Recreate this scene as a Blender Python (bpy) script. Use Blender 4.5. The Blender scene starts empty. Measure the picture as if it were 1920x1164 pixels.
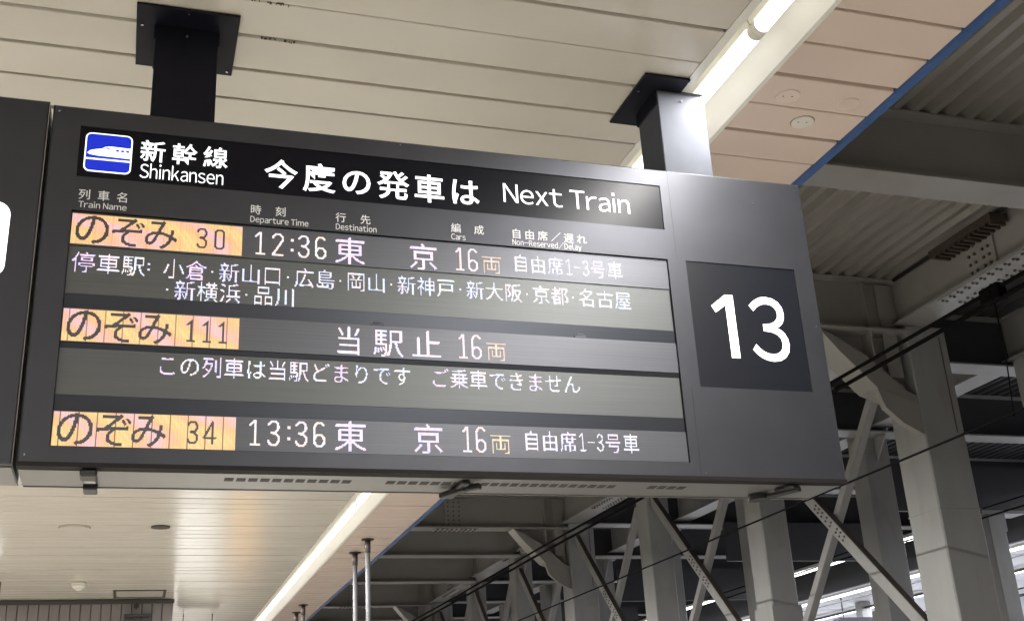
import bpy, bmesh, math, random
import numpy as np
from mathutils import Vector, Matrix
random.seed(7); rng = np.random.default_rng(7)
S = bpy.context.scene
COL = S.collection

# ------------------------------------------------------------------ camera
# units are metres; z = 0 is the underside of the departure board, the platform floor is z = -2.5
YAW, PITCH, ROLL, FPX = 0.326938332, 0.3741545075, -0.0575523844, 2168.385
cf = Vector((math.sin(YAW)*math.cos(PITCH), math.cos(YAW)*math.cos(PITCH), math.sin(PITCH)))
cr = Vector((math.cos(YAW), -math.sin(YAW), 0)); cu = cr.cross(cf)
r2 = math.cos(ROLL)*cr + math.sin(ROLL)*cu; u2 = -math.sin(ROLL)*cr + math.cos(ROLL)*cu
cam = bpy.data.cameras.new('camera'); camo = bpy.data.objects.new('camera', cam); COL.objects.link(camo)
M = Matrix((r2, u2, -cf)).transposed().to_4x4(); M.translation = Vector((0.35159, -3.678604, -0.921803))
camo.matrix_world = M
cam.sensor_fit = 'HORIZONTAL'; cam.sensor_width = 36.0; cam.lens = FPX/1920*36.0
cam.clip_start = 0.05; cam.clip_end = 500
S.camera = camo

# ------------------------------------------------------------------ world (night), exposure
world = bpy.data.worlds.new('World'); S.world = world; world.use_nodes = True
bg = world.node_tree.nodes['Background']
bg.inputs[0].default_value = (0.012, 0.014, 0.02, 1); bg.inputs[1].default_value = 0.3
S.view_settings.view_transform = 'Standard'; S.view_settings.look = 'None'
S.view_settings.exposure = 0.0; S.view_settings.gamma = 1.0
S.cycles.use_denoising = True
S.cycles.max_bounces = 10; S.cycles.diffuse_bounces = 6; S.cycles.glossy_bounces = 5
S.cycles.sample_clamp_indirect = 8.0
TUBE, TUBE_W = 3.0, 128.0        # glow of the platform tubes and the watts each throws down
TUBE_FAR, FAR_W = 4.0, 30.0     # the same for the tubes of the opposite platform

# ------------------------------------------------------------------ materials
def mat(name, col, rough=0.5, metal=0.0, noise=0.0, nscale=6.0, bump=0.0, bscale=60.0, spec=0.5, emit=None, es=1.0,
        stretch=(1, 1, 1), dirt=None, dirt_amt=0.0, rough_var=0.0, coat=0.0):
    m = bpy.data.materials.new(name); m.use_nodes = True
    nt = m.node_tree; b = nt.nodes['Principled BSDF']
    b.inputs['Base Color'].default_value = (*col, 1); b.inputs['Roughness'].default_value = rough
    b.inputs['Metallic'].default_value = metal; b.inputs['Specular IOR Level'].default_value = spec
    b.inputs['Coat Weight'].default_value = coat
    if emit is not None:
        b.inputs['Emission Color'].default_value = (*emit, 1); b.inputs['Emission Strength'].default_value = es
    if noise or bump or dirt_amt or rough_var:
        tc = nt.nodes.new('ShaderNodeTexCoord'); mp = nt.nodes.new('ShaderNodeMapping')
        mp.inputs['Scale'].default_value = stretch
        nt.links.new(tc.outputs['Object'], mp.inputs[0])
        oi = nt.nodes.new('ShaderNodeObjectInfo')
        add = nt.nodes.new('ShaderNodeVectorMath'); add.operation = 'ADD'
        sc = nt.nodes.new('ShaderNodeVectorMath'); sc.operation = 'SCALE'
        sc.inputs['Scale'].default_value = 37.0
        cx = nt.nodes.new('ShaderNodeCombineXYZ')
        for i in range(3): nt.links.new(oi.outputs['Random'], cx.inputs[i])
        nt.links.new(cx.outputs[0], sc.inputs[0]); nt.links.new(mp.outputs[0], add.inputs[0]); nt.links.new(sc.outputs[0], add.inputs[1])
        def noi(scale, det=4):
            n = nt.nodes.new('ShaderNodeTexNoise'); n.inputs['Scale'].default_value = scale; n.inputs['Detail'].default_value = det
            nt.links.new(add.outputs[0], n.inputs['Vector']); return n
        cur = None
        if noise:
            n = noi(nscale)
            mr = nt.nodes.new('ShaderNodeMapRange'); mr.inputs[1].default_value = 0.3; mr.inputs[2].default_value = 0.7
            mr.inputs[3].default_value = 1-noise; mr.inputs[4].default_value = 1+noise
            nt.links.new(n.outputs['Fac'], mr.inputs[0])
            # per-piece tint
            ad = nt.nodes.new('ShaderNodeMath'); ad.operation = 'MULTIPLY_ADD'; ad.inputs[1].default_value = noise*0.9; ad.inputs[2].default_value = 1-noise*0.45
            nt.links.new(oi.outputs['Random'], ad.inputs[0])
            ml = nt.nodes.new('ShaderNodeMath'); ml.operation = 'MULTIPLY'
            nt.links.new(ad.outputs[0], ml.inputs[0]); nt.links.new(mr.outputs[0], ml.inputs[1])
            v = nt.nodes.new('ShaderNodeVectorMath'); v.operation = 'SCALE'; v.inputs[0].default_value = col
            nt.links.new(ml.outputs[0], v.inputs['Scale']); cur = v.outputs[0]
        if dirt_amt:
            n = noi(nscale*2.3, 8)
            mr = nt.nodes.new('ShaderNodeMapRange'); mr.inputs[1].default_value = 0.55; mr.inputs[2].default_value = 0.78
            mr.inputs[3].default_value = 0; mr.inputs[4].default_value = dirt_amt
            nt.links.new(n.outputs['Fac'], mr.inputs[0])
            mx = nt.nodes.new('ShaderNodeMix'); mx.data_type = 'RGBA'
            nt.links.new(mr.outputs[0], mx.inputs[0])
            if cur is not None: nt.links.new(cur, mx.inputs[6])
            else: mx.inputs[6].default_value = (*col, 1)
            mx.inputs[7].default_value = (*(dirt or (.1, .08, .06)), 1); cur = mx.outputs[2]
        if cur is not None: nt.links.new(cur, b.inputs['Base Color'])
        if rough_var:
            n = noi(nscale*1.7, 5)
            mr = nt.nodes.new('ShaderNodeMapRange'); mr.inputs[3].default_value = max(0.02, rough-rough_var); mr.inputs[4].default_value = rough+rough_var
            nt.links.new(n.outputs['Fac'], mr.inputs[0]); nt.links.new(mr.outputs[0], b.inputs['Roughness'])
        if bump:
            n = noi(bscale, 3)
            bp = nt.nodes.new('ShaderNodeBump'); bp.inputs['Strength'].default_value = bump; bp.inputs['Distance'].default_value = 0.01
            nt.links.new(n.outputs['Fac'], bp.inputs['Height']); nt.links.new(bp.outputs[0], b.inputs['Normal'])
    return m

MT = dict(
    slat=mat('cream_paint', (.625, .58, .50), .20, noise=.035, nscale=1.6, rough_var=.06, bump=.05, bscale=3, dirt_amt=.10, dirt=(.42, .37, .3)),
    slat_pink=mat('pinkish_paint', (.70, .565, .475), .24, noise=.03, nscale=1.6, rough_var=.06, bump=.05, bscale=3),
    void=mat('ceiling_void', (.012, .009, .008), .9),
    white=mat('white_enamel', (.80, .78, .70), .35, noise=.02, nscale=5),
    blue=mat('blue_edge_paint', (.035, .10, .27), .4, noise=.12, nscale=9, dirt_amt=.25, dirt=(.08, .12, .2)),
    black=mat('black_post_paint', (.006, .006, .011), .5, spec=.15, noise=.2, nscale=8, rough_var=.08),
    post=mat('lit_black_paint', (.085, .089, .104), .75, metal=.0, spec=.08, noise=.1, nscale=6, rough_var=.04),  # the black post paint, made paler to carry the tube's light
    board=mat('grey_metallic_paint', (.051, .052, .060), .43, metal=.68, noise=.06, nscale=7, rough_var=.02),
    underside=mat('underside_metal', (.19, .183, .175), .36, metal=.5, noise=.04, nscale=5),
    header=mat('smoked_acrylic', (.002, .002, .005), .30, spec=.18),
    numpanel=mat('number_acrylic', (.007, .008, .012), .36, spec=.32),
    led_a=mat('led_mask_blue_grey', (.092, .094, .106), .43, metal=.60, noise=.10, nscale=3, stretch=(.6, 1, 120), rough_var=.04),
    led_b=mat('led_mask_green_grey', (.096, .100, .100), .45, metal=.55, noise=.10, nscale=3, stretch=(.6, 1, 120), rough_var=.04),
    ledge=mat('led_ledge', (.045, .048, .058), .36, metal=.7, noise=.05, nscale=3, stretch=(.6, 1, 60)),
    recess_shade=mat('recess_shade_dark', (.010, .008, .008), .75, spec=.2),
    slot=mat('vent_dark', (.02, .018, .017), .7),
    rubber=mat('black_rubber', (.012, .011, .011), .45),
    chrome=mat('latch_metal', (.35, .34, .34), .25, metal=.9),
    lit_white=mat('backlit_lettering', (.8, .8, .8), .4, emit=(.93, .98, 1.0), es=1.25),
    lit_blue=mat('backlit_blue', (.0, .006, .12), .4, emit=(.002, .020, .56), es=1.0),
    print_white=mat('printed_lettering', (.68, .68, .68), .5),
    tube=mat('lit_tube', (.9, .9, .9), .4, emit=(1.0, .985, .95), es=TUBE),
    tube_far=mat('lit_far_tube', (.9, .9, .9), .4, emit=(.95, .96, 1.0), es=TUBE_FAR),
    steel=mat('beige_grey_steel_paint', (.275, .262, .246), .38, noise=.06, nscale=1.2, bump=.12, bscale=5, stretch=(1, 1, .7), dirt_amt=.3, dirt=(.16, .135, .11)),
    steel2=mat('pale_steel_paint', (.30, .298, .292), .42, noise=.08, nscale=1.4, bump=.1, bscale=5, stretch=(2, 2, .6), dirt_amt=.4, dirt=(.2, .17, .14)),
    deck=mat('galvanised_deck', (.30, .28, .255), .38, metal=.35, noise=.14, nscale=1.2, stretch=(3, .35, 3), rough_var=.08),
    deck_far=mat('unlit_bay_dark', (.045, .045, .050), .55, noise=.1, nscale=1.2),  # the bay's lack of light put into the colour of deck and webs
    bolt=mat('bolt_steel', (.12, .10, .085), .45, metal=.4),
    wire=mat('wire_dark', (.004, .004, .004), .9, spec=.1),
    lamp_brown=mat('brown_louvre', (.06, .045, .036), .5, noise=.2, nscale=30),
    wallp=mat('cladding_paint', (.20, .18, .175), .42, noise=.06, nscale=3, stretch=(4, 4, .5), dirt_amt=.2, dirt=(.14, .12, .11)),
    wall_trim=mat('wall_dark_trim', (.06, .05, .045), .5),
    floor=mat('platform_paving', (.46, .44, .40), .42, noise=.10, nscale=1.5, bump=.1, bscale=20),
    track=mat('ballast', (.09, .085, .08), .9, noise=.3, nscale=8),
    cover=mat('cover_plate', (.70, .66, .58), .4),
    cover_pink=mat('cover_plate_pinkish', (.69, .555, .465), .4),
    pole=mat('grey_pole', (.045, .045, .047), .6, metal=.0),
    pole_red=mat('red_brown_collar', (.04, .03, .028), .5),
    far_white=mat('far_white_ceiling', (.78, .78, .82), .4, noise=.04, nscale=2),
    far_floor=mat('far_paving', (.40, .40, .40), .5, noise=.1, nscale=1.5),
    sign_white=mat('backlit_sign_face', (.8, .8, .8), .4, emit=(.9, .98, 1.0), es=1.6),
    glow_white=mat('glow_box_front', (.8, .8, .8), .4, emit=(.95, .97, 1.0), es=1.9),
    glow_amber=mat('amber_front', (.8, .4, .1), .4, emit=(1.0, .58, .22), es=1.1),
    glow_body=mat('glow_box_body', (.30, .31, .33), .4, noise=.05),
    tan=mat('tan_panel', (.50, .33, .20), .4, noise=.1, nscale=4),
    mark=mat('dark_mark', (.07, .055, .045), .8),
)
# LED dots: colour from an attribute of the dots themselves
mled = bpy.data.materials.new('led_dots'); mled.use_nodes = True
_nt = mled.node_tree; _b = _nt.nodes['Principled BSDF']; _a = _nt.nodes.new('ShaderNodeAttribute'); _a.attribute_name = 'dot_colour'
_nt.links.new(_a.outputs['Color'], _b.inputs['Emission Color']); _b.inputs['Emission Strength'].default_value = 1.0
_b.inputs['Base Color'].default_value = (.1, .1, .1, 1)
MT['led'] = mled

# ------------------------------------------------------------------ mesh helpers
class MB:
    """collects shapes given in world coordinates"""
    def __init__(s): s.v = []; s.f = []
    def quad(s, a, b, c, d):
        n = len(s.v); s.v += [a, b, c, d]; s.f.append((n, n+1, n+2, n+3)); return s
    def hexa(s, p):
        n = len(s.v); s.v += [tuple(q) for q in p]
        for f in ((0, 3, 2, 1), (4, 5, 6, 7), (0, 1, 5, 4), (1, 2, 6, 5), (2, 3, 7, 6), (3, 0, 4, 7)): s.f.append(tuple(n+i for i in f))
        return s
    def box(s, x0, x1, y0, y1, z0, z1):
        return s.hexa([(x0, y0, z0), (x1, y0, z0), (x1, y1, z0), (x0, y1, z0), (x0, y0, z1), (x1, y0, z1), (x1, y1, z1), (x0, y1, z1)])
    def prism(s, pts, axis, a, b):
        """pts: 2D polygon (convex or not) swept along axis 0/1/2 from a to b"""
        def P(p, t):
            return {0: (t, p[0], p[1]), 1: (p[0], t, p[1]), 2: (p[0], p[1], t)}[axis]
        n = len(s.v); k = len(pts)
        s.v += [P(p, a) for p in pts]+[P(p, b) for p in pts]
        s.f.append(tuple(n+i for i in range(k))); s.f.append(tuple(n+k+i for i in reversed(range(k))))
        for i in range(k):
            j = (i+1) % k; s.f.append((n+i, n+k+i, n+k+j, n+j))
        return s
    def tube(s, p, q, r, seg=12, r1=None):
        p = Vector(p); q = Vector(q); d = (q-p).normalized()
        a = d.orthogonal().normalized(); b = d.cross(a); n = len(s.v); r1 = r if r1 is None else r1
        for c, rr in ((p, r), (q, r1)):
            for i in range(seg):
                t = 2*math.pi*i/seg; s.v.append(tuple(c+a*math.cos(t)*rr+b*math.sin(t)*rr))
        for i in range(seg):
            j = (i+1) % seg; s.f.append((n+i, n+j, n+seg+j, n+seg+i))
        s.f.append(tuple(n+i for i in reversed(range(seg)))); s.f.append(tuple(n+seg+i for i in range(seg)))
        return s
    def bar(s, p, q, w, h, up=(1, 0, 0)):
        """rectangular bar from p to q; w across 'up', h along 'up'"""
        p = Vector(p); q = Vector(q); d = (q-p).normalized(); up = Vector(up); side = d.cross(up).normalized(); up = side.cross(d).normalized()
        c = [(-1, -1), (1, -1), (1, 1), (-1, 1)]
        return s.hexa([p+side*w/2*i+up*h/2*j for i, j in c]+[q+side*w/2*i+up*h/2*j for i, j in c])
    def mesh(s, name, off=(0, 0, 0), smooth=False, bevel=0.0):
        me = bpy.data.meshes.new(name)
        me.from_pydata([(x-off[0], y-off[1], z-off[2]) for x, y, z in s.v], [], s.f)
        bm = bmesh.new(); bm.from_mesh(me); bmesh.ops.recalc_face_normals(bm, faces=bm.faces)
        if bevel:
            bmesh.ops.remove_doubles(bm, verts=bm.verts, dist=1e-6)
            bmesh.ops.bevel(bm, geom=list(bm.edges), offset=bevel, segments=1, profile=.5, affect='EDGES')
        bm.to_mesh(me); bm.free()
        if smooth:
            for p in me.polygons: p.use_smooth = len(p.vertices) == 4
        return me

def link(name, data, parent=None, loc=None):
    o = bpy.data.objects.new(name, data); COL.objects.link(o)
    if parent: o.parent = parent
    if loc is not None: o.location = loc
    return o
def tag(o, label, cat, group=None):
    o['label'] = label; o['category'] = cat
    if group: o['group'] = group
    return o
def thing(name, label, cat, loc=(0, 0, 0), group=None):
    o = link(name, None, None, loc); o.empty_display_size = .1
    return tag(o, label, cat, group)
ORIG = {}
def wloc(o):
    v = Vector((0, 0, 0))
    while o is not None: v += o.location; o = o.parent
    return v
def part(name, mb, m, parent, smooth=False, bevel=0.0, stuff=False, label=None):
    me = mb.mesh(name, wloc(parent), smooth, bevel); me.materials.append(MT[m])
    o = link(name, me, parent)
    if stuff: o['kind'] = 'stuff'
    if label: o['label'] = label
    return o
def solo(name, mb, m, label, cat, group=None, loc=(0, 0, 0), **k):
    me = mb.mesh(name, loc, k.get('smooth', False), k.get('bevel', 0)); me.materials.append(MT[m])
    return tag(link(name, me, None, loc), label, cat, group)
def struct(name, mb, m):
    me = mb.mesh(name); me.materials.append(MT[m]); o = link(name, me); o['kind'] = 'structure'; return o
def lamp(parent, x, y, z, L, w, watts, col=(1.0, .985, .955)):
    if ('l', L, w, watts) not in GCL:
        l = bpy.data.lights.new('tube_light', 'AREA'); l.shape = 'RECTANGLE'; l.size = w; l.size_y = L; l.energy = watts; l.color = col
        GCL[('l', L, w, watts)] = l
    o = link('tube_light', GCL[('l', L, w, watts)], parent); o.location = Vector((x, y, z))-wloc(parent); return o
GCL = {}
def dup(o, delta=(0, 0, 0), label=None, parent=None):
    c = o.copy(); COL.objects.link(c)
    if parent is None: c.location = o.location+Vector(delta)
    else: c.parent = parent
    if label: c['label'] = label
    for ch in list(o.children):
        dup(ch, parent=c)
    return c
ORD = ['first', 'second', 'third', 'fourth', 'fifth', 'sixth', 'seventh', 'eighth', 'ninth', 'tenth', 'eleventh', 'twelfth', 'thirteenth',
       'fourteenth', 'fifteenth', 'sixteenth', 'seventeenth', 'eighteenth', 'nineteenth', 'twentieth']

ZC = 1.67                      # ceiling height
XL0, XL1 = 2.420, 2.735        # light trough
XE = 3.335                     # ceiling edge

# ------------------------------------------------------------------ ground
struct('platform_floor', MB().box(-9, 3.9, -16, 75, -2.8, -2.5), 'floor')
struct('track_bed', MB().box(-60, 60, -30, 110, -3.9, -3.7), 'track')
struct('opposite_platform_floor', MB().box(11.6, 22, -10, 90, -2.8, -2.5), 'far_floor')

# ------------------------------------------------------------------ ceiling with slats
ceil = struct('ceiling', MB().box(-8.5, XL0-.03, -12, 70, ZC+.055, ZC+.08).box(XL1+.03, XE-.005, -12, 70, ZC+.055, ZC+.08), 'void')
PIT = .2235; G = .0165
seam0 = .0675   # a seam passes here
def slat_mb(x0, x1, y0):
    y1 = y0+PIT-G; b = .003; z = ZC; t = .034
    # rolled edges
    prof = [(y0, z+t), (y0, z+b), (y0+b, z), (y1-b, z), (y1, z+b), (y1, z+t)]
    return MB().prism(prof, 0, x0, x1)
def slats(x0, x1, m, n0, n1, far):
    me = slat_mb(x0, x1, G/2).mesh('slat'); me.materials.append(MT[m])
    for i in range(n0, n1):
        o = link('slat', me, ceil, (0, seam0+i*PIT, random.uniform(-.0012, .0012)))
        o.rotation_euler = (random.uniform(-.0035, .0035), 0, random.uniform(-.0006, .0006))
    far_mb = MB()
    for i in list(range(-52, n0))+list(range(n1, far)):
        q = slat_mb(x0, x1, seam0+i*PIT+G/2)
        n = len(far_mb.v); dz = random.uniform(-.001, .001); far_mb.v += [(a, b, c+dz) for a, b, c in q.v]; far_mb.f += [tuple(n+k for k in f) for f in q.f]
    part('slats_beyond', far_mb, m, ceil, stuff=True)
slats(-3.2, XL0-.012, 'slat', -5, 62, 300)
slats(XL1+.012, XE-.004, 'slat_pink', -5, 62, 300)
o_left = MB()
for i in range(-52, 300):
    q = slat_mb(-8.5, -3.52, seam0+i*PIT+G/2); n = len(o_left.v); o_left.v += q.v; o_left.f += [tuple(n+k for k in f) for f in q.f]
part('slats_beyond', o_left, 'slat', ceil, stuff=True)
part('edge_fascia', MB().box(XE, XE+.034, -12, 70, ZC-.018, ZC+.115), 'blue', ceil, label='blue painted metal edge along the ceiling')
part('edge_upstand', MB().box(XE+.005, XE+.028, -12, 70, ZC+.115, 3.02), 'void', ceil)
# grime at two seams beside the left post
for (x, yy) in ((.70, 0), (.76, 1), (.17, 0)):
    g = MB()
    for k in range(16):
        a = x+random.uniform(-.07, .07); w = random.uniform(.0012, .0042); y = seam0+PIT*(yy-1)+random.uniform(-.009, .004)+.0
        g.box(a-w, a+w, y-.003, y+random.uniform(.002, .006), ZC-.0035, ZC+.001)
    part('grime', g, 'mark', ceil, stuff=True)

# ------------------------------------------------------------------ strip lights (one module = one fixture)
MOD = 2.817
def make_strip(x0, x1, y0, label, group, m='tube', z=ZC, flip=False):
    L = MOD
    r = thing('strip_light', label, 'ceiling light', ((x0+x1)/2, y0, z), group)
    w = x1-x0
    tx = x0+.118
    def P(name, mb, mm, **k): return part(name, mb, mm, r, **k)
    a, b = y0+.0, y0+L
    P('trough_side', MB().box(x0-.010, x0+.022, a, b, z-.004, z+.004).box(x0+.022, x0+.028, a, b, z-.004, z+.085), 'white')
    P('trough_back', MB().box(x0+.028, x1-.03, a, b, z+.085, z+.092), 'white')
    P('housing', MB().prism([(tx-.055, z+.085), (tx-.036, z+.030), (tx+.036, z+.030), (tx+.055, z+.085)], 1, a+.004, b-.004), 'white')
    P('reflector', MB().prism([(x1-.105, z+.085), (x1-.103, z+.080), (x1-.012, z-.004), (x1+.010, z-.004), (x1+.010, z+.004), (x1-.008, z+.004), (x1-.098, z+.085)], 1, a, b), 'white')
    tb = part('tube', MB().tube((tx, a+.030, z+.014), (tx, b-.030, z+.014), .0320, 18), m, r, smooth=True)
    lamp(r, tx, (a+b)/2, z-.0190, L-.10, .060, TUBE_W)
    P('tube_holder', MB().tube((tx, a+.001, z+.014), (tx, a+.030, z+.014), .0330, 18), 'cover')
    P('tube_holder', MB().tube((tx, b-.030, z+.014), (tx, b-.001, z+.014), .0330, 18), 'cover')
    return r
starts = [-.4+MOD*k for k in range(-4, 22)]
names_main = {}
base = make_strip(XL0, XL1, -.4, 'lit tube in the ceiling trough, its near end just above the right hanger post', 'strip lights in the track side ceiling trough')
for k in range(-4, 22):
    if k == 0: continue
    if k < 0: lb = f'lit tube light in the ceiling trough, {ORD[-k-1]} before the right hanger post'
    else: lb = f'lit tube light in the ceiling trough, {ORD[k-1] if k-1 < 20 else "last"} beyond the right hanger post'
    dup(base, (0, MOD*k, 0), lb)
baseL = make_strip(-3.52, -3.2, -.4, 'lit tube light in the far left ceiling trough, beside the board', 'strip lights in the inner ceiling trough')
for k in range(-4, 22):
    if k: dup(baseL, (0, MOD*k, 0), f'lit tube light in the left ceiling trough, {ORD[abs(k)-1] if abs(k)-1 < 20 else "last"} {"before" if k < 0 else "beyond"} the board')

baseFill = make_strip(-7.12, -6.8, -.4, 'unseen tube light added for floor bounce, beside the board', 'unseen strip lights added for floor bounce')  # extra row out of view, added to brighten the ceiling by floor bounce
for k in range(-4, 22):
    if k: dup(baseFill, (0, MOD*k, 0), f'unseen tube light added for floor bounce, {ORD[abs(k)-1] if abs(k)-1 < 20 else "last"} {"before" if k < 0 else "beyond"} the board')
# ------------------------------------------------------------------ glyph tools
GC = {}
def glyph(ch, off=0.0):
    key = (ch, off)
    if key not in GC:
        c = bpy.data.curves.new('glyph', 'FONT'); c.body = ch; c.size = 1; c.offset = off; c.resolution_u = 4
        o = bpy.data.objects.new('glyph', c); COL.objects.link(o); bpy.context.view_layer.update()
        dg = bpy.context.evaluated_depsgraph_get()
        me = bpy.data.meshes.new_from_object(o.evaluated_get(dg))
        v = np.array([(p.co.x, p.co.y) for p in me.vertices]) if len(me.vertices) else np.zeros((0, 2))
        f = [tuple(p.vertices) for p in me.polygons]
        bpy.data.objects.remove(o); bpy.data.curves.remove(c); bpy.data.meshes.remove(me)
        GC[key] = (v, f)
    return GC[key]
FW = lambda s: ''.join(chr(ord(c)+0xFEE0) if '!' <= c <= '~' else c for c in s)
class TX:
    def __init__(s): s.v = []; s.f = []; s.seg = []
    def put(s, g, fx, fz, y):
        v, f = g; s.seg.append(([(fx(a), y, fz(b)) for a, b in v], [tuple(t) for t in f]))
    def cells(s, text, u0, u1, v0, v1, y, off=0.0):
        """square-ish glyph cells spread so that ink runs u0..u1, v0..v1"""
        em = (v1-v0)/.90; n = len(text); adv = (u1-u0-em*.92)/(n-1) if n > 1 else 0
        for i, c in enumerate(text):
            x = u0-em*.04+i*adv
            s.put(glyph(c, off), lambda a: x+a*em, lambda b: v0+(b+.08)*em, y)
    def latin(s, text, u0, u1, v0, v1, y, off=0.0):
        """proportional setting of the wide forms; v0..v1 is the capital height"""
        cur = 0; items = []; cap = glyph(FW('E'), off)[0][:, 1]; c0, c1 = cap.min(), cap.max()
        for c in text:
            if c == ' ': cur += .26; continue
            g = glyph(FW(c), off); a, b = g[0][:, 0].min(), g[0][:, 0].max()
            sb = .030 if c in 'TtrfyvxzjsS/-' else (.045 if c in 'aceoCNg' else .055)
            cur += sb; items.append((g, cur-a)); cur += (b-a)+sb
        tot = cur; k = (u1-u0)/tot; kz = (v1-v0)/(c1-c0)
        for g, x in items: s.put(g, lambda a: u0+(a+x)*k, lambda b: v0+(b-c0)*kz, y)
    def build(s, name, m, parent):
        if s.v: s.seg.append((s.v, s.f)); s.v = []
        for v, f in s.seg: s.build_one(v, f, name, m, parent)
    def build_one(s, v, f, name, m, parent):
        me = bpy.data.meshes.new(name); o0 = wloc(parent)
        me.from_pydata([(a-o0.x, b-o0.y, c-o0.z) for a, b, c in v], [], f); me.materials.append(MT[m])
        # face the viewer (-Y)
        bm = bmesh.new(); bm.from_mesh(me)
        for f in bm.faces:
            if f.normal.y > 0: f.normal_flip()
        bm.to_mesh(me); bm.free()
        return link(name, me, parent)

# ------------------------------------------------------------------ departure board
W, H, D = 2.885, 1.25, .284
def holed_face(mb, x0, x1, z0, z1, y, holes, depth):
    xs = sorted({x0, x1, *[h[0] for h in holes], *[h[1] for h in holes]}); zs = sorted({z0, z1, *[h[2] for h in holes], *[h[3] for h in holes]})
    for i in range(len(xs)-1):
        for j in range(len(zs)-1):
            cx, cz = (xs[i]+xs[i+1])/2, (zs[j]+zs[j+1])/2
            if any(h[0] < cx < h[1] and h[2] < cz < h[3] for h in holes): continue
            mb.quad((xs[i], y, zs[j]), (xs[i+1], y, zs[j]), (xs[i+1], y, zs[j+1]), (xs[i], y, zs[j+1]))
    for h, d in zip(holes, depth):
        a, b, c, e = h
        for p, q in (((a, c), (b, c)), ((b, c), (b, e)), ((b, e), (a, e)), ((a, e), (a, c))):
            mb.quad((p[0], y, p[1]), (q[0], y, q[1]), (q[0], y+d, q[1]), (p[0], y+d, p[1]))
board = thing('departure_board', 'wide dark grey hanging departure board showing the next trains and track 13', 'departure board', (0, 0, 0))
HD = (.092, 2.245, .985, 1.177); LW = (.088, 2.244, .058, .860); NW = (2.320, 2.797, .348, .860)
mb = MB(); c = .006
holed_face(mb, c, W-c, c, H-c, 0, [HD, LW, NW], [.006, .018, .005])
# chamfer and sides
ring0 = [(c, 0, c), (W-c, 0, c), (W-c, 0, H-c), (c, 0, H-c)]; ring1 = [(0, c, 0), (W, c, 0), (W, c, H), (0, c, H)]; ring2 = [(0, D, 0), (W, D, 0), (W, D, H), (0, D, H)]
for A, B in ((ring0, ring1), (ring1, ring2)):
    for i in range(4):
        j = (i+1) % 4
        if A is ring1 and i == 0: continue
        mb.quad(A[i], A[j], B[j], B[i])
mb.quad(*ring2)
# mesh without normal recalculation trouble: open surfaces are fine for a painted shell
part('cabinet', mb, 'board', board)
part('lower_shade_strip', MB().box(.0, W, -.0015, .046, -.005, .009), 'recess_shade', board)  # dark strip in place of the shade in the bottom recess
part('underside_lip', MB().box(.002, W-.002, .047, .060, -.006, .0).box(.002, W-.002, D-.012, D-.001, -.006, 0), 'underside', board)
part('underside_panel', MB().box(.002, W-.002, .065, D-.016, -.0035, .004), 'underside', board)
part('underside_gap', MB().box(.003, W-.003, .060, .065, .001, .005).box(.003, W-.003, D-.017, D-.011, .001, .005), 'slot', board)
for a, b, n in ((.62, 1.045, 11), (1.157, 1.470, 8), (1.491, 2.005, 14), (2.129, 2.285, 4)):
    w = (b-a)/n
    for k in range(n):
        part('vent_slot', MB().box(a+k*w, a+k*w+w*.76, .110, .154, -.0042, -.0034), 'slot', board)
# header
hp = part('header_panel', MB().box(HD[0], HD[1], .0045, .010, HD[2], HD[3]), 'header', board)
y = .0030
t = TX(); t.cells('新幹線', .291, .580, 1.068, 1.146, y, .012); t.build('character', 'lit_white', hp)
t = TX(); t.latin('Shinkansen', .291, .572, 1.003, 1.055, y, -.006); t.build('character', 'lit_white', hp)
t = TX(); t.cells('今度の発車は', .712, 1.496, 1.012, 1.120, y, .014); t.build('character', 'lit_white', hp)
t = TX(); t.latin('Next Train', 1.588, 2.112, 1.042, 1.120, y, -.004); t.build('character', 'lit_white', hp)
# bullet train pictogram
def rrect(x0, x1, z0, z1, r, n=6):
    P = []
    for cx, cz, a0 in ((x1-r, z1-r, 0), (x0+r, z1-r, 90), (x0+r, z0+r, 180), (x1-r, z0+r, 270)):
        for i in range(n+1):
            a = math.radians(a0+90*i/n); P.append((cx+r*math.cos(a), cz+r*math.sin(a)))
    return P
pic = part('pictogram', MB().prism(rrect(.111, .263, 1.009, 1.157, .020), 1, y, y+.001), 'lit_white', hp, label='white outlined blue square with a white bullet train')
part('blue_field', MB().prism(rrect(.1155, .2585, 1.0135, 1.1525, .016), 1, y-.0006, y-.0001), 'lit_blue', pic)
x0 = .1165
body = [(x0+.003, 1.078), (x0+.012, 1.088), (x0+.030, 1.094), (x0+.048, 1.098), (x0+.060, 1.106), (x0+.078, 1.109), (x0+.142, 1.1075), (x0+.142, 1.068), (x0+.040, 1.070), (x0+.012, 1.073)]
part('train_shape', MB().prism(body, 1, y-.0011, y-.0007).box(x0+.0, x0+.142, y-.0011, y-.0007, 1.054, 1.060), 'lit_white', pic)
wn = MB()
for k in range(3): wn.box(x0+.094+k*.0165, x0+.104+k*.0165, y-.0015, y-.0012, 1.091, 1.0985)
wn.prism([(x0+.052, 1.0995), (x0+.064, 1.1035), (x0+.078, 1.1030), (x0+.072, 1.0985)], 1, y-.0015, y-.0012)
part('train_windows', wn, 'lit_blue', pic)
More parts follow.
